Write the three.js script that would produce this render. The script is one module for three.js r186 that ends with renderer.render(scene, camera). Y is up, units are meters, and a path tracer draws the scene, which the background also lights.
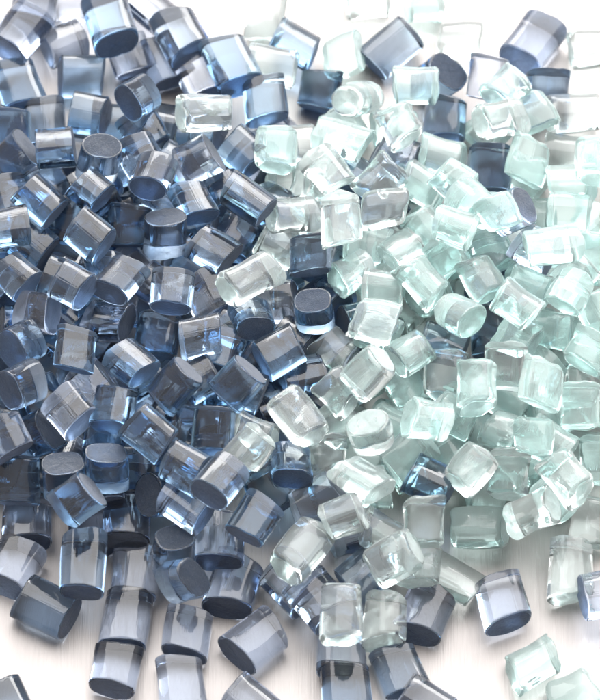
import * as THREE from 'three';

// ---------------------------------------------------------------- camera, light, exposure
const scene = new THREE.Scene();
const MM = 0.001;
const ELEV = THREE.MathUtils.degToRad(61), DIST = 0.30, TAN = 23 / 300;
const camera = new THREE.PerspectiveCamera(2 * THREE.MathUtils.radToDeg(Math.atan(TAN)), 600 / 700, 0.02, 5);
camera.position.set(0, Math.sin(ELEV) * DIST, Math.cos(ELEV) * DIST);
camera.lookAt(0, 0, 0);
camera.focus = 0.294; camera.userData.fStop = 85;                      // the far edge is a touch soft
camera.updateMatrixWorld();

scene.background = new THREE.Color().setRGB(0.38, 0.35, 0.338);       // the dim studio around the table

function softbox(x, y, z, w, h, intensity, color) {
  const l = new THREE.RectAreaLight(new THREE.Color().setRGB(...color), intensity, w, h);
  l.position.set(x, y, z); l.lookAt(0, 0, 0); scene.add(l);
  return l;
}
softbox(0.10, 0.60, -0.40, 1.35, 0.95, 2.4, [1, 0.985, 0.97]);       // a very large soft light above and behind the heap
softbox(0.10, 0.27, -0.52, 0.60, 0.26, 4.5, [1, 0.99, 0.975]);        // a smaller, brighter one low behind it

const renderer = new THREE.WebGLRenderer({ antialias: true });
renderer.toneMapping = THREE.LinearToneMapping;
renderer.toneMappingExposure = 2.22;
renderer.shadowMap.enabled = true;

// ---------------------------------------------------------------- small tools
let seed = 12345;
const rnd = () => { seed = (seed + 0x6d2b79f5) | 0; let t = Math.imul(seed ^ (seed >>> 15), 1 | seed); t = (t + Math.imul(t ^ (t >>> 7), 61 | t)) ^ t; return ((t ^ (t >>> 14)) >>> 0) / 4294967296; };
const rr = (a, b) => a + (b - a) * rnd();
const hash = (x, y, s) => { let h = Math.imul(x, 374761393) + Math.imul(y, 668265263) + Math.imul(s, 1442695041); h = Math.imul(h ^ (h >>> 13), 1274126177); return ((h ^ (h >>> 16)) >>> 0) / 4294967296; };
function vnoise(x, y, s, px = 1 << 20, py = 1 << 20) {
  const xi = Math.floor(x), yi = Math.floor(y), fx = x - xi, fy = y - yi, u = fx * fx * (3 - 2 * fx), v = fy * fy * (3 - 2 * fy);
  const m = (a, n) => ((a % n) + n) % n, X0 = m(xi, px), X1 = m(xi + 1, px), Y0 = m(yi, py), Y1 = m(yi + 1, py);
  return (hash(X0, Y0, s) * (1 - u) + hash(X1, Y0, s) * u) * (1 - v) + (hash(X0, Y1, s) * (1 - u) + hash(X1, Y1, s) * u) * v;
}
function gray(w, h, f, repeat = true) {
  const d = new Uint8Array(w * h * 4);
  for (let y = 0; y < h; y++) for (let x = 0; x < w; x++) { const c = Math.max(0, Math.min(255, Math.round(255 * f(x, y)))), k = (y * w + x) * 4; d[k] = d[k + 1] = d[k + 2] = c; d[k + 3] = 255; }
  const t = new THREE.DataTexture(d, w, h, THREE.RGBAFormat);
  t.magFilter = t.minFilter = THREE.LinearFilter;
  if (repeat) t.wrapS = t.wrapT = THREE.RepeatWrapping;
  t.needsUpdate = true;
  return t;
}

// ---------------------------------------------------------------- the brushed metal plate
{
  const N = 1024;
  const streak = (x, y) => 0.42 * vnoise(x / 2, y / 64, 1, 512, 16) + 0.18 * vnoise(x / 8, y / 128, 2, 128, 8) + 0.40 * vnoise(x, y / 32, 3, 1024, 32);
  const bump = gray(N, N, (x, y) => streak(x, y));
  const rough = gray(N, N, (x, y) => 0.50 + 0.14 * (streak(x, y) - 0.5) + 0.10 * (vnoise(x / 128, y / 128, 9, 8, 8) - 0.5));
  const tone = gray(N, N, (x, y) => 0.88 + 0.24 * (streak(x, y) - 0.5));
  for (const t of [bump, rough, tone]) t.repeat.set(1 / 0.03, 1 / 0.03);       // one tile is 30 mm
  const m = new THREE.MeshPhysicalMaterial({ name: 'brushed_metal', metalness: 1, roughness: 1, map: tone, roughnessMap: rough, bumpMap: bump, bumpScale: 0.000009 });
  m.color.setRGB(0.35, 0.333, 0.327);
  const W = 0.5, T = 0.004, g = new THREE.BoxGeometry(W, T, W, 1, 1, 1), p = g.attributes.position, uv = g.attributes.uv;
  for (let i = 0; i < p.count; i++) uv.setXY(i, p.getX(i), p.getZ(i));
  const o = new THREE.Mesh(g, m);
  o.name = 'metal_plate'; o.position.y = -T / 2; o.receiveShadow = true;
  o.userData = { label: 'pale brushed metal plate under the heap of plastic pellets', category: 'metal plate', kind: 'structure' };
  scene.add(o);
}

// ---------------------------------------------------------------- pellet shapes
// A pellet is a short length of a pressed strand: an oval rod along its own y axis, cut off at both ends.
const A = 1.42, B = 1.13, HL = 1.43;                                   // half width, half thickness, half length in mm
function pelletShape(k, soft) {
  const s = 100 + k * 17, R = (a, b, n) => a + (b - a) * hash(s, n, 7);
  const a = A * R(0.93, 1.05, 1), b = B * R(0.88, 1.06, 2), hl = HL * R(0.88, 1.10, 3), bev = soft ? R(0.13, 0.34, 4) : R(0.05, 0.10, 4);
  const sl = [0, 1].map((e) => [R(-0.16, 0.16, 5 + e) * (soft ? 1.3 : 1), R(-0.2, 0.2, 8 + e) * (soft ? 1.3 : 1)]), pw = soft ? R(2.0, 2.3, 11) : R(2.0, 2.7, 11);
  const wob = soft ? 0.024 : 0.014, NS = 56, cup = R(-0.10, 0.05, 12) * (soft ? 1.4 : 0.7);
  const side = (th, t) => {                                            // cross-section radius along th
    const c = Math.cos(th), n = Math.sin(th), q = Math.pow(Math.pow(Math.abs(c / a), pw) + Math.pow(Math.abs(n / b), pw), -1 / pw);
    return q * (1 + wob * (vnoise(th / (2 * Math.PI) * 6, t * 1.3 + 9, s, 6) - 0.5) * 2 + (soft ? 0.05 : 0.018) * Math.sin(t * 2 + s));
  };
  const end = (e, x, z, rho) => {                                      // how far the cut stands out of the plane at (x, z)
    const [sx, sz] = sl[e];
    return sx * x + sz * z + cup * (1 - rho * rho) + (soft ? 0.11 : 0.035) * (vnoise(x * 1.5 + 20, z * 1.5 + 20, s + e) - 0.5) * 2;
  };
  const NB = soft ? 6 : 4;
  // the walk goes: centre of the lower cut, out to its rim, up the side, in to the centre of the upper cut
  const ring = (e, share, drop, inward) => {
    const out = [];
    for (let j = 0; j <= NS; j++) {
      const th = j / NS * 2 * Math.PI, q = side(th, e ? 1 : -1), nick = 1 + (soft ? 1.2 : 5) * Math.max(0, vnoise(th / (2 * Math.PI) * 14, 3.5, s + 40 + e, 14) - 0.62), rim = (q - inward * nick) * share, x = Math.cos(th) * rim, z = Math.sin(th) * rim;
      const y = (hl - drop * nick + end(e, x, z, share * (1 - inward / q))) * (e ? 1 : -1);
      out.push([x, y, z]);
    }
    return out;
  };
  const rings = [], vs = [];
  const capRings = [[0.001], [0.25], [0.5], [0.75], [0.92]];
  for (const [sh] of capRings) { rings.push(ring(0, sh, 0, bev)); vs.push(0.05 + 0.05 * sh); }
  for (let i = 0; i <= NB; i++) { const q = i / NB * Math.PI / 2; rings.push(ring(0, 1, bev * (1 - Math.cos(q)), bev * (1 - Math.sin(q)))); vs.push(0.12 + 0.1 * i / NB); }
  const lo = rings[rings.length - 1], hi = ring(1, 1, bev, 0), NM = 6;
  for (let i = 1; i < NM; i++) {
    const t = i / NM;
    rings.push(lo.map((p, j) => {
      const th = j / NS * 2 * Math.PI, y = p[1] * (1 - t) + hi[j][1] * t, q = side(th, t * 2 - 1);
      return [Math.cos(th) * q, y, Math.sin(th) * q];
    }));
    vs.push(0.25 + 0.5 * t);
  }
  for (let i = NB; i >= 0; i--) { const q = i / NB * Math.PI / 2; rings.push(ring(1, 1, bev * (1 - Math.cos(q)), bev * (1 - Math.sin(q)))); vs.push(0.88 - 0.1 * i / NB); }
  for (const [sh] of capRings.slice().reverse()) { rings.push(ring(1, sh, 0, bev)); vs.push(0.95 - 0.05 * sh); }
  const P = [], U = [], I = [];
  rings.forEach((r, i) => r.forEach((p, j) => { P.push(p[0] * MM, p[1] * MM, p[2] * MM); U.push(j / NS, vs[i]); }));
  const W = NS + 1;
  for (let i = 0; i + 1 < rings.length; i++) for (let j = 0; j < NS; j++) { const q = i * W + j; I.push(q, q + W, q + 1, q + 1, q + W, q + W + 1); }
  const g = new THREE.BufferGeometry();
  g.setAttribute('position', new THREE.Float32BufferAttribute(P, 3));
  g.setAttribute('uv', new THREE.Float32BufferAttribute(U, 2));
  g.setIndex(I); g.computeVertexNormals();
  const nn = g.attributes.normal;                                      // the seam gets one normal, the two poles point along the axis
  for (let i = 0; i < rings.length; i++) {
    const q = i * W, v = new THREE.Vector3().fromBufferAttribute(nn, q).add(new THREE.Vector3().fromBufferAttribute(nn, q + NS)).normalize();
    if (i === 0) v.set(0, -1, 0); if (i === rings.length - 1) v.set(0, 1, 0);
    if (i === 0 || i === rings.length - 1) { for (let j = 0; j <= NS; j++) nn.setXYZ(q + j, v.x, v.y, v.z); } else { nn.setXYZ(q, v.x, v.y, v.z); nn.setXYZ(q + NS, v.x, v.y, v.z); }
  }
  const faces = [0, 1].map((e) => {                                    // the frosted skin of a cut, a hair above it
    const p = [], u = [], ix = [], list = [0.001, 0.3, 0.6, 0.85, 0.97].map((sh) => ring(e, sh, -0.012, bev));
    list.forEach((r) => r.forEach((v) => { p.push(v[0] * MM, v[1] * MM, v[2] * MM); u.push(v[0] / 4 + hash(s, e, 30), v[2] / 4 + hash(s, e, 31)); }));
    for (let i = 0; i + 1 < list.length; i++) for (let j = 0; j < NS; j++) { const q = i * W + j; e ? ix.push(q, q + 1, q + W, q + 1, q + W + 1, q + W) : ix.push(q, q + W, q + 1, q + 1, q + W, q + W + 1); }
    const f = new THREE.BufferGeometry();
    f.setAttribute('position', new THREE.Float32BufferAttribute(p, 3)); f.setAttribute('uv', new THREE.Float32BufferAttribute(u, 2));
    f.setIndex(ix); f.computeVertexNormals();
    return f;
  });
  return { body: g, faces, a, b, hl };
}

// ---------------------------------------------------------------- pellet materials
const frostRough = gray(256, 128, (x, y) => {                          // rough cuts, glossy sides with scuffs and rubbed patches
  const v = (y + 0.5) / 128, scuff = Math.max(0, vnoise(x / 10, y / 14, 51, 26, 10) - 0.62) * 0.3 + Math.max(0, vnoise(x / 2, y / 22, 52, 128, 6) - 0.78) * 0.4;
  return v < 0.115 || v > 0.885 ? 0.40 : 0.02 + scuff;
}, false);
frostRough.wrapS = THREE.RepeatWrapping;
const grain = gray(512, 512, (x, y) => 0.45 * vnoise(x / 3, y / 3, 21, 171, 171) + 0.25 * vnoise(x / 14, y / 14, 22, 37, 37) + 0.3 * vnoise(x / 1.5, y / 1.5, 23, 341, 341) - 0.5 * Math.max(0, vnoise(x / 6, y / 6, 24, 85, 85) - 0.82) * 5);
const mottle = gray(512, 512, (x, y) => Math.min(1, 0.78 + 0.14 * vnoise(x / 22, y / 22, 41, 23, 23) + 0.1 * vnoise(x / 4, y / 4, 42, 128, 128) + (vnoise(x / 7, y / 7, 43, 73, 73) > 0.93 ? 0.5 : 0)));
const dieLines = gray(512, 64, (x, y) => 0.6 * vnoise(x / 4, y / 40, 31, 128, 2) + 0.4 * vnoise(x / 14, y / 24, 32, 37, 3));
function plastic(name, att, dist, cloudy, base, ior = 1.49, shine = 0.3) {
  const m = new THREE.MeshPhysicalMaterial({ name, roughness: 1, roughnessMap: frostRough, transmission: cloudy, thickness: 0.003, ior, specularIntensity: shine, bumpMap: dieLines, bumpScale: 0.000008, attenuationDistance: dist });
  m.color.setRGB(...base); m.attenuationColor.setRGB(...att);
  return m;
}
function frost(name, c, through, rough) {
  const m = new THREE.MeshPhysicalMaterial({ name, roughness: rough, transmission: through, thickness: 0, ior: 1.35, map: mottle, bumpMap: grain, bumpScale: 0.00005, specularIntensity: 0.5, side: THREE.DoubleSide });
  m.color.setRGB(...c);
  return m;
}
const KIND = {
  b: { skin: [plastic('blue_plastic', [0.70, 0.785, 0.915], 0.003, 0.99, [0.97, 0.98, 1]), plastic('shaded_slate_plastic', [0.37, 0.48, 0.61], 0.003, 0.99, [0.97, 0.98, 1]), plastic('shaded_deep_blue_plastic', [0.275, 0.425, 0.59], 0.003, 0.99, [0.97, 0.98, 1])],  // second and third darkened for shade inside the heap, first lightened for loose pellets
       cut: [frost('frosted_blue_cut', [0.17, 0.225, 0.32], 0.86, 0.6), frost('scuffed_blue_cut', [0.12, 0.16, 0.235], 0.7, 0.85), frost('smooth_blue_cut', [0.36, 0.45, 0.58], 0.92, 0.5)], noun: 'blue pellet' },
  c: { skin: [plastic('clear_plastic', [0.945, 0.99, 0.987], 0.003, 0.935, [0.95, 1, 1], 1.42, 0.6), plastic('milky_mint_plastic', [0.895, 0.988, 0.982], 0.003, 0.87, [0.88, 1, 0.99], 1.42, 0.6)],
       cut: [frost('frosted_clear_cut', [0.88, 0.97, 0.965], 0.75, 0.45), frost('scuffed_clear_cut', [0.85, 0.95, 0.945], 0.65, 0.7), frost('smooth_clear_cut', [0.9, 0.98, 0.975], 0.85, 0.3)], noun: 'clear pellet' },
};
const SHAPES = { b: [0, 1, 2, 3, 4, 5, 6, 7, 8, 9, 10, 11].map((k) => pelletShape(k, false)), c: [20, 21, 22, 23, 24, 25, 26, 27, 28, 29, 30, 31].map((k) => pelletShape(k, true)) };

// ---------------------------------------------------------------- where the pellets lie
// [kind, x, y, turn, toward, level, what tells it apart, stretch]
// x, y: its middle across and down the table as seen from the camera; turn: which way the nearer end points (0 right, 90 towards the viewer);
// toward: how far that end is tipped up at the viewer (null: the pellet lies flat); level: how many layers lie under it.
const PELLETS = [
  // along the far edge, lying on the plate
  ['b', 23, 33, 125, null, 0, 'tilted square on the plate in the far left corner, nearest that corner'],
  ['b', 34, 8, 100, null, 0, 'cut by the far edge, straight behind the corner pellet, dark at one end'],
  ['b', 64, 44, 160, 0.15, 0, 'with a dark rounded cut turned left, behind the corner pellet\'s right side'],
  ['b', 110, 22, 72, null, 1, 'large and glossy, at the far edge, dark curved cut facing the viewer', 1.1],
  ['b', 74, 2, 0, 0, 0, 'saturated dark blue sliver cut off by the far edge', 0.9],
  ['b', 131, 54, 70, 0.1, 0, 'brown-banded, just in front of the large glossy one at the far edge'],
  ['b', 164, 63, 62, null, 0, 'mostly hidden, only a dark edge showing beside the lone far pellet'],
  ['b', 17, 84, 68, null, 1, 'pale and broad beside the far part of the left border, lower cut dark'],
  ['b', 80, 74, 178, 0.15, 1, 'with a dark barrel-shaped end, second row from the far edge'],
  ['b', 88, 114, 10, 0.2, 1, 'with a vivid blue right side and a hollow-looking middle'],
  ['b', 138, 98, 145, 0.78, 2, 'showing a big round scratched cut, below the brown-banded pellet'],
  ['b', 44, 122, 85, 0.2, 1, 'with a brownish top band, above a bright-edged square one at the left'],
  ['b', 10, 128, 90, 0.1, 1, 'standing upright against the left border above the tilted oval cut'],
  ['b', 144, 132, 60, 0.2, 1, 'dark, tucked under the big round scratched cut'],
  ['b', 150, 8, 40, 0, 0, 'pale and blurred at the far edge, left of the bare white gap'],
  ['b', 181, 36, 62, null, 1, 'alone beside the bare white gap at the far edge, curved cut towards viewer'],
  ['b', 202, 78, 62, null, 0, 'half hidden between two lone pellets, just above the long clear one'],
  ['b', 231, 64, 65, null, 1, 'with a bright white band at its far end, right of the white gap', 1.12],
  ['c', 265, 14, 95, 0.1, 1, 'bright and blocky at the far edge, right of the bare white gap', 1.2],
  ['b', 294, 42, 32, 0.1, 1, 'pointing at the clear pair near the far edge, dark right end'],
  ['c', 273, 66, 8, 0.2, 1, 'with blue showing through it, below the blocky one at the far edge', 1.1],
  ['b', 265, 99, 84, 0.3, 1, 'whose dark rounded cut overhangs an upright clear pellet'],
  ['b', 157, 120, 190, 0.3, 1, 'dark, hidden behind the left end of the long clear pellet'],
  ['c', 206, 114, 178, 0.35, 2, 'long and faceted among blue ones, lying crosswise near the far side', 1.25],
  ['b', 392, 46, 140, 0.05, 1, 'largest pale blue one among the clear pellets at the far edge', 1.15],
  ['b', 438, 78, 325, 0.74, 1, 'tipped up to show a smooth dark oval cut, far right of the heap'],
  ['c', 344, 54, 340, 0.4, 1, 'oval, leaning on the largest pale blue one'],
  ['b', 320, 88, 100, 0.1, 1, 'with a dark far band, in front of the pointing blue one'],
  ['c', 358, 97, 160, 0.78, 2, 'showing a round cloudy cut to the left, below the oval one'],
  ['c', 415, 86, 0, 0.05, 1, 'pale and plain, just left of the dark oval cut'],
  ['c', 399, 124, 62, 0.2, 2, 'with a thin dark line down its right edge'],
  ['b', 446, 118, 95, 0.2, 1, 'with two dark far bands, under the tipped dark oval cut'],
  ['c', 343, 140, 15, 0.3, 2, 'long with a blue streak inside, beside the dark gap', 1.2],
  ['c', 368, -2, 0, 0, 0, 'cut off by the far edge, left of the other one cut off there'],
  ['c', 424, 6, 0, 0, 0, 'cut off by the far edge, straight behind the brown-barred one'],
  ['c', 460, 41, 0, 0.1, 0, 'on the plate, brown bar along its far side', 1.1],
  ['b', 533, 43, 127, null, 0, 'lying alone on the white plate in the far right'],
  ['b', 489, 78, 95, 0.15, 1, 'with a brown far band, left of the teal-cornered clear one'],
  ['b', 549, 90, 95, 0.1, 1, 'dark-topped, behind the clear pellets straight below the lone far right pellet'],
  ['c', 509, 86, 135, 0.25, 2, 'with a teal corner, straight below the lone blue one at the far right', 1.1],
  ['c', 500, 119, 170, 0.3, 2, 'with a blue patch seen through it, in front of the teal-cornered one'],
  ['c', 575, 112, 175, 0.3, 1, 'with a rounded left end, reaching the right border near the far side', 1.2],
  ['c', 593, 49, 175, 0.1, 0, 'on white metal at the right border, farthest of those there'],
  ['c', 532, 112, 60, 0.3, 1, 'wedged between the blue-patched one and the right border ones'],

  // second strip
  ['b', 14, 160, 315, 0.38, 1, 'with a tilted narrow oval cut, at the left border'],
  ['b', 55, 148, 175, 0.02, 2, 'square with a bright left edge, right of the tilted narrow oval cut'],
  ['b', 99, 161, 285, 0.72, 2, 'showing a brown rough oval cut, in the upper part of the blue side'],
  ['b', 140, 156, 60, 0.3, 2, 'with a white glint, right of the brown rough oval cut'],
  ['b', 153, 175, 110, 0.6, 3, 'with a pale scratched cut and a speck, under the white-glint pellet'],
  ['b', 40, 201, 42, 0.08, 2, 'first from the left border of three bright-edged squares in a slanting row'],
  ['b', 91, 190, 38, 0.15, 2, 'middle and farthest of three bright-edged squares in a slanting row'],
  ['b', 89, 235, 40, 0.2, 3, 'nearest of three bright-edged squares in a slanting row, pale right cut'],
  ['b', 62, 222, 100, 0.1, 1, 'dark, in the gap between the three alike bright-edged squares'],
  ['b', 10, 228, 170, 0.2, 2, 'dark with a rounded right end, at the left border'],
  ['b', 33, 244, 40, 0.1, 1, 'pale, mostly buried, beneath the first bright-edged square'],
  ['b', 128, 226, 95, 0.1, 1, 'dark with an upright pale streak, right of the bright-edged squares'],
  ['b', 8, 198, 70, 0.2, 1, 'dark, at the left border under the tilted narrow oval cut'],
  ['b', 196, 160, 335, 0.12, 2, 'with lengthwise die lines, left of the largest dark blue pellet'],
  ['b', 242, 152, 40, 0.2, 1, 'dark, behind the largest dark blue pellet'],
  ['b', 247, 199, 35, 0.15, 3, 'largest dark one, slanting down to the clear pellets', 1.15],
  ['b', 193, 203, 62, 0.5, 2, 'dark with a flat black-blue cut, left of the largest dark one'],
  ['b', 165, 234, 272, 0.4, 2, 'standing on end with a grey oval top, like a little drum'],
  ['b', 213, 250, 30, 0.15, 2, 'dark and specked, right of the little drum'],
  ['c', 249, 279, 152, 0.3, 3, 'with an amber streak, lying alone among dark blue ones', 1.22],
  ['c', 292, 215, 176, 0.2, 2, 'with a frosted slab end, first of a row of three clear ones', 1.1],
  ['c', 276, 148, 92, 0.25, 2, 'upright, under the overhanging dark blue cut', 1.1],
  ['b', 238, 236, 120, 0.2, 1, 'dark, in the gap between the largest dark one and the amber-streaked one'],
  ['b', 491, 169, 95, 0.15, 1, 'dark-topped, sunk among clear pellets above the navy oval cut'],
  ['c', 529, 160, 105, 0.2, 2, 'teal with a blue patch, above the navy oval cut', 1.15],
  ['b', 510, 212, 335, 0.58, 3, 'showing a flat navy oval cut among the clear pellets'],
  ['c', 571, 152, 5, 0.05, 1, 'whitish, at the right border behind the brown-barred pair'],
  ['c', 570, 184, 0, 0.05, 1, 'with a brown bar, right of the navy oval cut'],
  ['c', 596, 160, 90, 0.3, 2, 'rounded and cut by the right border, above the navy oval cut\'s height'],
  ['c', 572, 213, 2, 0.1, 2, 'with a rough slab side, below the brown-barred one at the right'],
  ['c', 473, 203, 42, 0.75, 3, 'showing a bright round cut, left of the navy oval cut'],
  ['c', 454, 181, 35, 0.15, 2, 'smooth and pale, behind the bright round cut'],
  ['c', 497, 213, 60, 0.2, 3, 'teal wedge, between the bright round cut and the navy oval cut'],
  ['c', 550, 246, 172, 0.3, 3, 'with a white rounded left end, below the navy oval cut', 1.2],
  ['c', 592, 250, 90, 0.1, 2, 'teal, at the right border beside the one with the white rounded left end'],
  ['c', 453, 229, 20, 0.2, 2, 'teal and hazy, below the bright round cut'],
  ['c', 493, 251, 70, 0.2, 2, 'teal, straight below the bright round cut'],
  ['c', 341, 221, 87, 0.33, 3, 'long upright, dark square inside, middle of a row of three clear ones', 1.25],
  ['c', 385, 209, 352, 0.2, 2, 'with a rounded right end, last of a row of three clear ones', 1.15],
  ['c', 327, 171, 50, 0.3, 2, 'bluish and rounded, behind the row of three clear ones'],
  ['b', 357, 176, 30, 0.1, 1, 'dark, seen in the gap behind the row of three clear ones'],
  ['c', 382, 181, 130, 0.1, 1, 'thin-looking and pale, behind the last of the row of three'],
  ['b', 398, 155, 20, 0.1, 1, 'dark, in the gap under the one with the thin dark line'],
  ['c', 424, 186, 30, 0.2, 2, 'teal, at the right shoulder of the row of three clear ones'],
  ['c', 444, 155, 15, 0.1, 2, 'broad and teal, left of the sunk dark-topped blue one'],
  ['c', 428, 228, 45, 0.2, 2, 'with a brownish fleck, below the row of three clear ones'],
  ['c', 404, 250, 145, 0.4, 2, 'with a round teal end, in the middle of the clear side'],
  ['c', 446, 256, 60, 0.15, 2, 'teal, right of the round teal end'],
  ['b', 311, 254, 90, 0.1, 2, 'dark with upright lines, right of the amber-streaked one'],
  ['c', 352, 273, 150, 0.4, 2, 'with a notched round cut, below the long upright block', 1.1],

  // third strip
  ['b', 314, 312, 262, 0.82, 2, 'showing a round slate-grey cut, where the blue and clear sides meet'],
  ['c', 375, 321, 12, 0.15, 3, 'large and glassy with a frosted right slab, most prominent on the clear side', 1.2],
  ['c', 422, 281, 48, 0.15, 3, 'large teal one with a bright lower left edge', 1.2],
  ['c', 335, 351, 40, 0.2, 1, 'dim and teal, under the most prominent glassy one'],
  ['c', 367, 374, 315, 0.2, 3, 'square with a rough upper cut, in front of the most prominent glassy one'],
  ['c', 338, 390, 45, 0.2, 2, 'white-edged, between two square-ended clear ones near the middle'],
  ['c', 411, 353, 150, 0.3, 2, 'with a rounded lower left end, right of the most prominent glassy one'],
  ['c', 434, 338, 140, 0.1, 1, 'dim teal, under the upright block with curved bands\' left neighbour'],
  ['c', 404, 386, 60, 0.2, 1, 'dim teal, below the rounded lower left end'],
  ['c', 446, 374, 95, 0.2, 1, 'deep teal, left of the upright block with curved bands'],
  ['c', 460, 316, 30, 0.78, 3, 'showing a round bright cut framed by a dark curve, centre right'],
  ['c', 383, 291, 5, 0.1, 2, 'flat, just behind the most prominent glassy one'],
  ['c', 480, 278, 60, 0.25, 2, 'milky, behind the round bright cut with the dark curve'],
  ['c', 516, 305, 35, 0.1, 3, 'milky and square, with a white lower right patch'],
  ['c', 576, 276, 135, 0.2, 2, 'deep teal, under the one with the white rounded left end'],
  ['c', 568, 293, 120, 0.5, 2, 'small and round, right of the milky square one'],
  ['c', 555, 330, 10, 0.15, 2, 'pale teal, below the small round one'],
  ['c', 588, 350, 115, 0.2, 2, 'white-topped at the right border, mid height'],
  ['c', 598, 312, 60, 0.2, 2, 'cut by the right border, above the white-topped one'],
  ['c', 517, 338, 25, 0.1, 2, 'with a white crease, below the milky square one'],
  ['c', 477, 384, 90, 0.3, 3, 'upright block with curved bands, on the right half', 1.25],
  ['c', 506, 368, 90, 0.1, 2, 'teal, between two upright blocks on the right half'],
  ['c', 541, 384, 100, 0.28, 3, 'upright with a white bulging foot, right of the curved-banded block', 1.15],
  ['c', 580, 406, 92, 0.1, 2, 'square teal block at the right border, beside the white bulging foot', 1.1],
  ['b', 493, 331, 90, 0.1, 1, 'dark sliver, showing between clear ones right of the dark curve'],
  ['b', 443, 346, 20, 0.1, 1, 'dark, glimpsed under clear ones below the dark curve'],
  ['b', 17, 277, 40, 0.5, 2, 'with a dark cut and pale upper side, at the left border'],
  ['b', 72, 285, 28, 0.35, 3, 'block with a dark square top and a paler right cut'],
  ['b', 120, 279, 130, 0.45, 3, 'with a pale oval lower left cut, right of the dark square top'],
  ['b', 38, 313, 5, 0.5, 2, 'brown-sided, with a half-round specked cut on its right'],
  ['b', 21, 344, 150, 0.78, 3, 'tipped to show a big frosted oval, upper of two at left border'],
  ['b', 22, 385, 155, 0.75, 3, 'tipped dark oval with a bright rim, lower of two at left border'],
  ['b', 76, 350, 95, 0.3, 2, 'upright with a white highlight, below the dark square top'],
  ['b', 108, 322, 5, 0.25, 1, 'dark, lying crosswise with a thin bright line'],
  ['b', 131, 363, 40, 0.25, 3, 'with the brightest highlight on the dark side, slanting down right'],
  ['b', 93, 386, 50, 0.2, 1, 'dark, in the hollow left of the brightest highlight'],
  ['b', 52, 372, 120, 0.2, 1, 'dark with a small bubble, right of the two tipped ovals'],
  ['b', 43, 397, 60, 0.1, 1, 'murky, below the one with a small bubble'],
  ['b', 71, 411, 48, 0.3, 2, 'with a dark square side and a pale back, above the white-specked cut'],
  ['b', 158, 335, 100, 0.2, 1, 'grey, left of the plain square with a bright foot'],
  ['b', 114, 408, 100, 0.4, 2, 'with a curved lower rim, just above the white-specked cut'],
  ['b', 172, 290, 95, 0.36, 3, 'standing, with a bright window and a swollen lower cut'],
  ['b', 201, 337, 168, 0.04, 3, 'plain dark square, bright lower edge, in the middle of the blue side'],
  ['b', 252, 319, 70, 0.78, 2, 'with a glassy oval cut, just below the amber-streaked one'],
  ['b', 275, 302, 0, 0.1, 1, 'vivid deep blue, right of the glassy oval cut'],
  ['b', 174, 386, 312, 0.2, 3, 'dark with a red glint, left of two alike leaning the same way'],
  ['b', 237, 384, 312, 0.2, 3, 'dark with red glints, right of two alike leaning the same way'],
  ['b', 280, 352, 150, 0.2, 2, 'brown-black, above the big clear one at the colour border'],
  ['c', 297, 416, 52, 0.2, 3, 'big, rounded and bright, leaning onto the dark side at the colour border', 1.3],
  ['b', 208, 297, 60, 0.2, 1, 'dark, between the standing one and the amber-streaked one'],
  ['b', 196, 264, 40, 0.1, 1, 'with a thin bright edge, behind the standing one'],
  ['b', 302, 376, 170, 0.1, 1, 'dark, in the shadow right of the brown-black one'],

  // fourth strip
  ['b', 6, 436, 65, 0.15, 2, 'pale, crossed by a dark line, at left border below two tipped ovals'],
  ['b', 38, 434, 335, 0.6, 1, 'with a dull specked cut, right of the pale one crossed by a line'],
  ['b', 64, 478, 268, 0.6, 2, 'with a brown grainy oval top, left of the white-specked cut'],
  ['b', 108, 468, 268, 0.62, 2, 'standing, its oval top marked by a white speck'],
  ['b', 78, 499, 325, 0.16, 2, 'glossy tilted square, bright lower right edge, below the white-specked cut'],
  ['b', 17, 479, 90, 0.1, 1, 'pale, streaked, at the left border above the brown-topped one'],
  ['b', 27, 521, 90, null, 0, 'brown-topped on the plate, pale lower half, near the left border'],
  ['b', 150, 433, 40, 0.08, 3, 'large tilted square with a bright lower left edge', 1.1],
  ['b', 139, 474, 90, 0.1, 1, 'small-looking, under the large tilted square'],
  ['b', 127, 518, 92, null, 0, 'pale with fine streaks, right of the glossy tilted square'],
  ['b', 164, 494, 180, 0.75, 1, 'with a round dark end turned left, below the large tilted square'],
  ['b', 93, 527, 90, null, 0, 'dark, on the plate behind the glossy tilted square'],
  ['b', 214, 430, 95, 0.15, 2, 'dark with an upright gleam and a yellow glint'],
  ['b', 184, 428, 100, 0.1, 1, 'slim lit strip, left of the yellow glint'],
  ['b', 186, 467, 30, 0.3, 2, 'dark and round-shouldered with a soft gleam, right of the large tilted square'],
  ['b', 187, 502, 35, 0.2, 1, 'dark, slanting, just behind the leathery oval top'],
  ['b', 174, 552, 276, 0.74, 1, 'with a leathery grey oval top, near the front of the heap'],
  ['b', 221, 479, 130, 0.6, 2, 'with a smooth slate cut, left of the greenish clear block'],
  ['c', 250, 449, 128, 0.12, 3, 'greenish block ringed by blue ones, one rough cut at its top'],
  ['b', 291, 466, 85, 0.78, 2, 'showing a round blue-black cut, under the big rounded clear one'],
  ['b', 255, 519, 124, 0.35, 2, 'with a frosted slanting oval foot, below the greenish clear block', 1.1],
  ['b', 270, 489, 60, 0.1, 1, 'grey, between the greenish clear block and the slanting oval foot'],
  ['b', 220, 537, 92, null, 0, 'brown-topped and streaked, left of the slanting oval foot'],
  ['b', 208, 456, 20, 0.1, 1, 'pale, under the yellow glint'],
  ['c', 371, 433, 250, 0.78, 3, 'standing, with a cloudy disc on top like a stub'],
  ['c', 428, 420, 188, 0.35, 3, 'with a dark blue window in it, right of the cloudy stub', 1.1],
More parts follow.
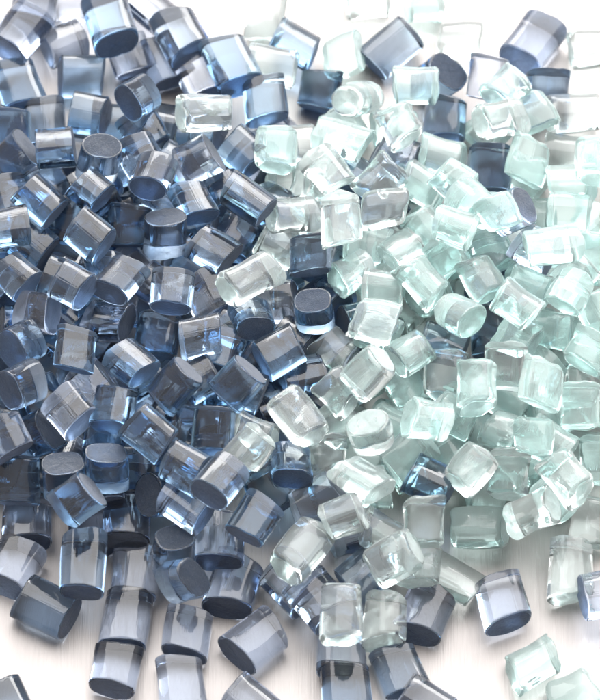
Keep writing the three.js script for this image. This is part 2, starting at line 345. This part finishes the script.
  ['c', 362, 481, 35, 0.45, 3, 'with two rounded cuts, slanting, below the cloudy stub', 1.2],
  ['b', 430, 480, 25, 0.15, 1, 'lavender with a dark far band, behind a square clear one', 1.15],
  ['c', 409, 456, 140, 0.1, 1, 'bluish, under the dark blue window'],
  ['c', 423, 522, 92, 0.08, 1, 'clean square, in front of the lavender one'],
  ['b', 318, 501, 330, 0.1, 1, 'lavender with a dark brown far band, left of the slanting clear one', 1.1],
  ['c', 343, 516, 340, 0.1, 2, 'teal slab, across the lavender one'],
  ['c', 325, 461, 90, 0.1, 1, 'dim, right of the round blue-black cut'],
  ['c', 340, 425, 50, 0.2, 1, 'dim teal, left of the cloudy stub'],
  ['c', 452, 462, 60, 0.2, 1, 'greenish, behind the lavender one\'s right end'],
  ['c', 384, 535, 30, 0.1, 0, 'pale, on the plate left of the clean square'],
  ['c', 470, 468, 130, 0.2, 2, 'diamond-set, with a dark blue corner'],
  ['c', 508, 473, 95, 0.1, 1, 'yellowish and streaked, right of the diamond-set one'],
  ['c', 478, 527, 0, 0.1, 0, 'with a brown far band, on the plate right of the clean square', 1.15],
  ['c', 531, 512, 335, 0.15, 1, 'tilted square with a brown patch, near the right front', 1.15],
  ['c', 565, 475, 50, 0.4, 2, 'large, rounded and white-footed, at the right front of the heap', 1.25],
  ['c', 505, 432, 20, 0.2, 2, 'teal with a white base, below the upright block with curved bands'],
  ['c', 533, 436, 90, 0.2, 2, 'crinkled and teal, below the white bulging foot'],
  ['c', 549, 444, 30, 0.2, 1, 'small and pale, above the white-footed one'],
  ['c', 585, 451, 2, 0.05, 0, 'with a brown bar, under the square teal block at the right border'],
  ['c', 603, 462, 90, 0.1, 1, 'sliver cut off by the right border, right of the white-footed one'],

  // the front edge, on the plate
  ['b', 13, 567, 120, null, 0, 'with a brown upper right side, at the left border near the front'],
  ['b', 46, 607, 25, null, 0, 'lying alone slantwise on the bare metal at the front left'],
  ['b', 85, 563, 92, null, 0, 'facing the viewer with a dark oval cut, right of the bare metal', 1.12],
  ['b', 136, 574, 96, null, 0, 'with a dark front cut, touching the two in file at the front'],
  ['b', 126, 621, 99, null, 0, 'the farther of two lying end to end in file at the front'],
  ['b', 116, 668, 100, null, 0, 'the nearer of two lying end to end in file at the front'],
  ['b', 6, 705, 60, null, 0, 'dark tip cut by the near edge in the left corner'],
  ['b', 182, 581, 345, 0.76, 2, 'tipped, with a leathery dark disc turned right, at the front'],
  ['b', 234, 585, 108, null, 0, 'grey-topped with dark lower left cut, right of the leathery dark disc', 1.05],
  ['b', 256, 641, 143, null, 0, 'lying alone like a diamond on the metal at the front'],
  ['b', 187, 634, 98, null, 0, 'with a small dent on top, below the leathery dark disc'],
  ['b', 181, 684, 82, null, 0, 'brown-topped, in front of the one with a small dent'],
  ['b', 250, 707, 40, null, 0, 'dark tip cut by the near edge, straight below the lone diamond-set one'],
  ['c', 302, 548, 130, 0.4, 1, 'greenish, rounded lower left end, right of the slanting oval foot', 1.2],
  ['b', 292, 582, 45, null, 0, 'pale, under the greenish rounded clear one'],
  ['b', 318, 598, 50, null, 0, 'left of and behind the upright clear block at the front'],
  ['b', 366, 573, 140, null, 0, 'lavender diamond with a dark right corner, behind the upright clear pair'],
  ['c', 341, 611, 90, 0.35, 1, 'block with soft round foot, left of an upright pair at the front', 1.15],
  ['c', 385, 622, 95, 0.45, 1, 'narrow oval with a dimple, right of an upright clear pair at the front', 1.2],
  ['b', 425, 613, 115, null, 0, 'with a dark far band, right of the upright clear pair'],
  ['b', 341, 648, 90, null, 0, 'below the upright clear block at the front, behind a brown-topped one'],
  ['b', 346, 689, 86, null, 0, 'brown-topped at the near edge, below the upright clear block'],
  ['b', 400, 672, 66, null, 0, 'below the narrow dimpled oval, at the near edge'],
  ['b', 424, 706, 30, null, 0, 'cut by the near edge, right of the one below the dimpled oval'],
  ['c', 452, 579, 28, 0.15, 0, 'with a rounded right end, touching the plate left of the lone blue one', 1.2],
  ['c', 418, 560, 100, 0.2, 0, 'dim, under the clean square\'s lower edge'],
  ['b', 350, 533, 345, 0.1, 0, 'dark, under the teal slab'],
  ['c', 392, 556, 330, 0.1, 0, 'with green edges, flat on the plate below the clean square'],
  ['c', 571, 571, 92, 0.35, 0, 'long and upright on bare metal at the right, teal round foot', 1.35],
  ['b', 502, 601, 76, null, 0, 'lying alone on bare metal at the right front, with its reflection below'],
  ['c', 533, 665, 150, 0.18, 0, 'with a brown patch, on bare metal in the near right corner', 1.2],
  ['c', 573, 694, 335, 0.1, 0, 'with a brown bar, cut by the near edge in the right corner', 1.15],
  ['b', 609, 592, 170, null, 0, 'blue end poking in from the right border near the front'],
  ['c', 592, 522, 100, 0.2, 0, 'white, at the right border behind the long upright one'],
];

// ---------------------------------------------------------------- settling: pellets push each other apart and sink until they touch
const right = new THREE.Vector3().setFromMatrixColumn(camera.matrixWorld, 0), up = new THREE.Vector3().setFromMatrixColumn(camera.matrixWorld, 1), back = new THREE.Vector3().setFromMatrixColumn(camera.matrixWorld, 2);
function place(px, py, h) {                                            // the point of height h (mm) seen at that spot
  const d = right.clone().multiplyScalar((px - 300) / 350 * TAN).addScaledVector(up, (350 - py) / 350 * TAN).sub(back);
  return camera.position.clone().addScaledVector(d, (h * MM - camera.position.y) / d.y);
}
const bodies = [];
function body(kind, pos, axis, n, shape, stretch, row) {
  const Y = axis.clone().normalize(), Z = n.clone().addScaledVector(Y, -n.dot(Y)).normalize(), X = Y.clone().cross(Z);
  const q = new THREE.Quaternion().setFromRotationMatrix(new THREE.Matrix4().makeBasis(X, Y, Z));
  const s = SHAPES[kind][shape], r = 0.72, pts = [], ha = s.a - r, hb = s.b - r, hy = s.hl * stretch - r;
  for (const v of [-1, 0, 1]) for (const [x, z] of [[ha, 0], [-ha, 0], [0, hb], [0, -hb], [ha * 0.68, hb * 0.68], [-ha * 0.68, hb * 0.68], [ha * 0.68, -hb * 0.68], [-ha * 0.68, -hb * 0.68]]) pts.push(new THREE.Vector3(x, v * hy, z).applyQuaternion(q));
  const low = Math.min(...pts.map((p) => p.y)) - r;
  bodies.push({ kind, p: pos.clone().divideScalar(MM), home: pos.clone().divideScalar(MM), q, pts, r, low, shape, stretch, row, R: Math.hypot(s.a, s.hl * stretch) + 0.2, free: !row });
}
PELLETS.forEach((row, i) => {
  const [kind, px, py, turn, toward, level, , long = 1] = row, stretch = long * rr(0.93, 1.09), t = THREE.MathUtils.degToRad(turn);
  const d = right.clone().multiplyScalar(Math.cos(t)).addScaledVector(up, -Math.sin(t));
  const axis = toward === null ? d.clone().addScaledVector(back, -d.y / back.y) : d.clone().multiplyScalar(Math.sqrt(1 - toward * toward)).addScaledVector(back, toward);
  const n = new THREE.Vector3(0, 1, 0), roll = toward === null ? rr(-0.05, 0.05) : rr(-0.5, 0.5);
  if (toward >= 0.5 && toward < 0.77) n.copy(back); else if (Math.abs(axis.clone().normalize().y) > 0.8) n.copy(up);
  n.applyAxisAngle(axis.clone().normalize(), roll);
  body(kind, place(px, py, 1.2 + 2.1 * level), axis, n, Math.floor(rnd() * 12), stretch, row);
});
// the lower layers that hold the heap up
const holders = bodies.slice();
for (const o of holders) for (let k = 0; k < o.row[5]; k++) {
  if (o.row[2] < 125 || o.row[2] > 520 || rnd() < (o.kind === 'c' ? 0.6 : 0)) continue;
  lay(o, k, 1);
}
for (const o of holders) if (o.row[5] > 1 && o.row[2] < 500) lay(o, o.row[5] - 1 - (rnd() < 0.3 ? 1 : 0), 2.4);
function lay(o, k, spread) {
  const t = rr(0, 7), axis = new THREE.Vector3(Math.cos(t), rr(-0.35, 0.35), Math.sin(t));
  body(o.kind, new THREE.Vector3(o.p.x + rr(-spread, spread), 1.2 + 2.1 * k, o.p.z + rr(-spread, spread)).multiplyScalar(MM), axis, new THREE.Vector3(rr(-.3, .3), 1, rr(-.3, .3)), Math.floor(rnd() * 12), 1, null);
}
{
  const toCam = back.clone(), d = new THREE.Vector3();
  for (let it = 0; it < 160; it++) {
    const cool = 1 - it / 160;
    for (const o of bodies) o.p.y -= 0.03 * cool;
    const grid = new Map(), C = 4.2, key = (a, b, c) => (a + 50) * 10000 + (b + 50) * 100 + c + 50;
    bodies.forEach((o, i) => { const k = key(Math.floor(o.p.x / C), Math.floor(o.p.y / C), Math.floor(o.p.z / C)); if (!grid.has(k)) grid.set(k, []); grid.get(k).push(i); });
    for (let i = 0; i < bodies.length; i++) {
      const a = bodies[i], gx = Math.floor(a.p.x / C), gy = Math.floor(a.p.y / C), gz = Math.floor(a.p.z / C);
      for (let x = -1; x < 2; x++) for (let y = -1; y < 2; y++) for (let z = -1; z < 2; z++) for (const j of grid.get(key(gx + x, gy + y, gz + z)) ?? []) {
        if (j <= i) continue;
        const b = bodies[j];
        if (a.p.distanceToSquared(b.p) > (a.R + b.R) ** 2) continue;
        let deep = 0, nx = 0, ny = 0, nz = 0, w = 0;
        for (const u of a.pts) for (const v of b.pts) {
          d.set(a.p.x + u.x - b.p.x - v.x, a.p.y + u.y - b.p.y - v.y, a.p.z + u.z - b.p.z - v.z);
          const l = d.length(), pen = a.r + b.r - l;
          if (pen > 0) { deep = Math.max(deep, pen); nx += d.x / (l + 1e-6) * pen; ny += d.y / (l + 1e-6) * pen; nz += d.z / (l + 1e-6) * pen; w += pen; }
        }
        if (!deep) continue;
        d.set(nx / w, ny / w, nz / w).addScaledVector(a.p.clone().sub(b.p).normalize(), 0.5).normalize();
        const push = Math.min(deep, 0.5) * 0.5, fa = a.free ? 0.6 : b.free ? 0.4 : 0.5;
        a.p.addScaledVector(d, push * fa); b.p.addScaledVector(d, -push * (1 - fa));
      }
    }
    for (const o of bodies) {
      if (!o.free) {                                                   // those in sight stay where they are seen
        const e = o.home.clone().sub(o.p), along = e.dot(toCam);
        o.p.addScaledVector(e.addScaledVector(toCam, -along), it > 100 ? 0.6 : 0.4);
      }
      if (o.p.y + o.low < 0.02) o.p.y = 0.02 - o.low;
    }
  }
}

// ---------------------------------------------------------------- the pellets
const proto = {};
function makePellet(kind, shape, tint) {
  const k = kind + shape + tint;
  if (!proto[k]) {
    const t = new THREE.Group(), s = SHAPES[kind][shape], K = KIND[kind];
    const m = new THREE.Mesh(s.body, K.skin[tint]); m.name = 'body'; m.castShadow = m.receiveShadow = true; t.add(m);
    for (const f of s.faces) { const c = new THREE.Mesh(f, K.cut[(shape + tint) % 3]); c.name = 'cut_face'; c.castShadow = c.receiveShadow = true; t.add(c); }
    proto[k] = t;
  }
  return proto[k].clone();
}
// lower ones that were pushed out into the open are taken away
const seenAt = (p) => { const v = p.clone().multiplyScalar(MM).project(camera); return (1 - v.y) * 350; };
for (let i = bodies.length - 1; i >= 0; i--) if (!bodies[i].row && (seenAt(bodies[i].p) > 500 || seenAt(bodies[i].p) < 115)) bodies.splice(i, 1);
// and so are those that came to lie on top of the ones in sight
{
  const eye = camera.position.clone().divideScalar(MM), at = (o) => { const v = o.p.clone().multiplyScalar(MM).project(camera); return [v.x * 300, -v.y * 350, o.p.distanceTo(eye)]; };
  const seen = bodies.filter((o) => o.row).map(at);
  for (let i = bodies.length - 1; i >= 0; i--) {
    if (bodies[i].row) continue;
    const [x, y, d] = at(bodies[i]);
    if (seen.some(([u, v, e]) => Math.hypot(x - u, y - v) < 40 && d < e + 0.2)) bodies.splice(i, 1);
  }
}
// what a lower pellet is called: by a pellet in sight that it lies beside, told by its place next to it
const short = bodies.filter((o) => o.row && o.row[6].split(/[ -]/).length <= 10), taken = new Set();
const onTable = (o) => { const v = o.p.clone().multiplyScalar(MM).project(camera); return [v.x * 300, -v.y * 350]; };
function lowerLabel(o) {
  const [x, y] = onTable(o);
  const near = short.map((s) => { const [u, v] = onTable(s); return [Math.hypot(x - u, y - v), x - u, y - v, s]; }).sort((a, b) => a[0] - b[0]);
  for (const [d, dx, dy, s] of near) {
    const way = d < 14 ? 'under' : Math.abs(dx) > Math.abs(dy) ? (dx < 0 ? 'left of' : 'right of') : dy < 0 ? 'behind' : 'before';
    const text = `buried ${o.kind === 'b' ? 'blue' : 'clear'} pellet ${way} the one ${s.row[6]}`;
    if (!taken.has(text) && text.split(/[ -]/).length <= 16) { taken.add(text); return text; }
  }
  return KIND[o.kind].noun + ' buried under others in the lower layers of the heap';
}
const NAMES = { b: 'blue_pellet', c: 'clear_pellet' }, count = { b: 0, c: 0 };
for (const o of bodies) {
  const at = o.p.clone().multiplyScalar(MM).project(camera), milky = at.x > 0.3 && Math.abs(at.y - 0.1) < 0.5 && o.p.y > 1.5;   // the right of the heap is milkier stock
  const t = makePellet(o.kind, o.shape, o.kind === 'c' ? (rnd() < (milky || (!o.row && at.x > 0.2) ? 0.8 : 0.15) ? 1 : 0) : ((v) => (o.row && o.row[5] === 0 ? (v < 0.85 ? 0 : 1) : v < 0.15 ? 0 : v < 0.45 ? 1 : 2))(rnd())),   // shade of the heap put into the blues, loose ones paler
    n = count[o.kind]++;
  t.name = NAMES[o.kind] + (n ? '_' + String(n).padStart(3, '0') : '');
  t.position.copy(o.p).multiplyScalar(MM); t.quaternion.copy(o.q); const wide = o.row && o.row[4] === null ? 1.08 : o.row && o.row[5] < 2 ? 1 : 0.95;
  t.scale.set(wide, o.stretch * wide * wide, wide);
  t.userData = o.row
    ? { label: KIND[o.kind].noun + ' ' + o.row[6], category: 'plastic pellet', group: o.kind === 'b' ? 'blue pellets of the heap' : 'clear pellets of the heap' }
    : { label: lowerLabel(o), category: 'plastic pellet', group: o.kind === 'b' ? 'buried blue pellets' : 'buried clear pellets' };
  scene.add(t);
}
renderer.render(scene, camera);
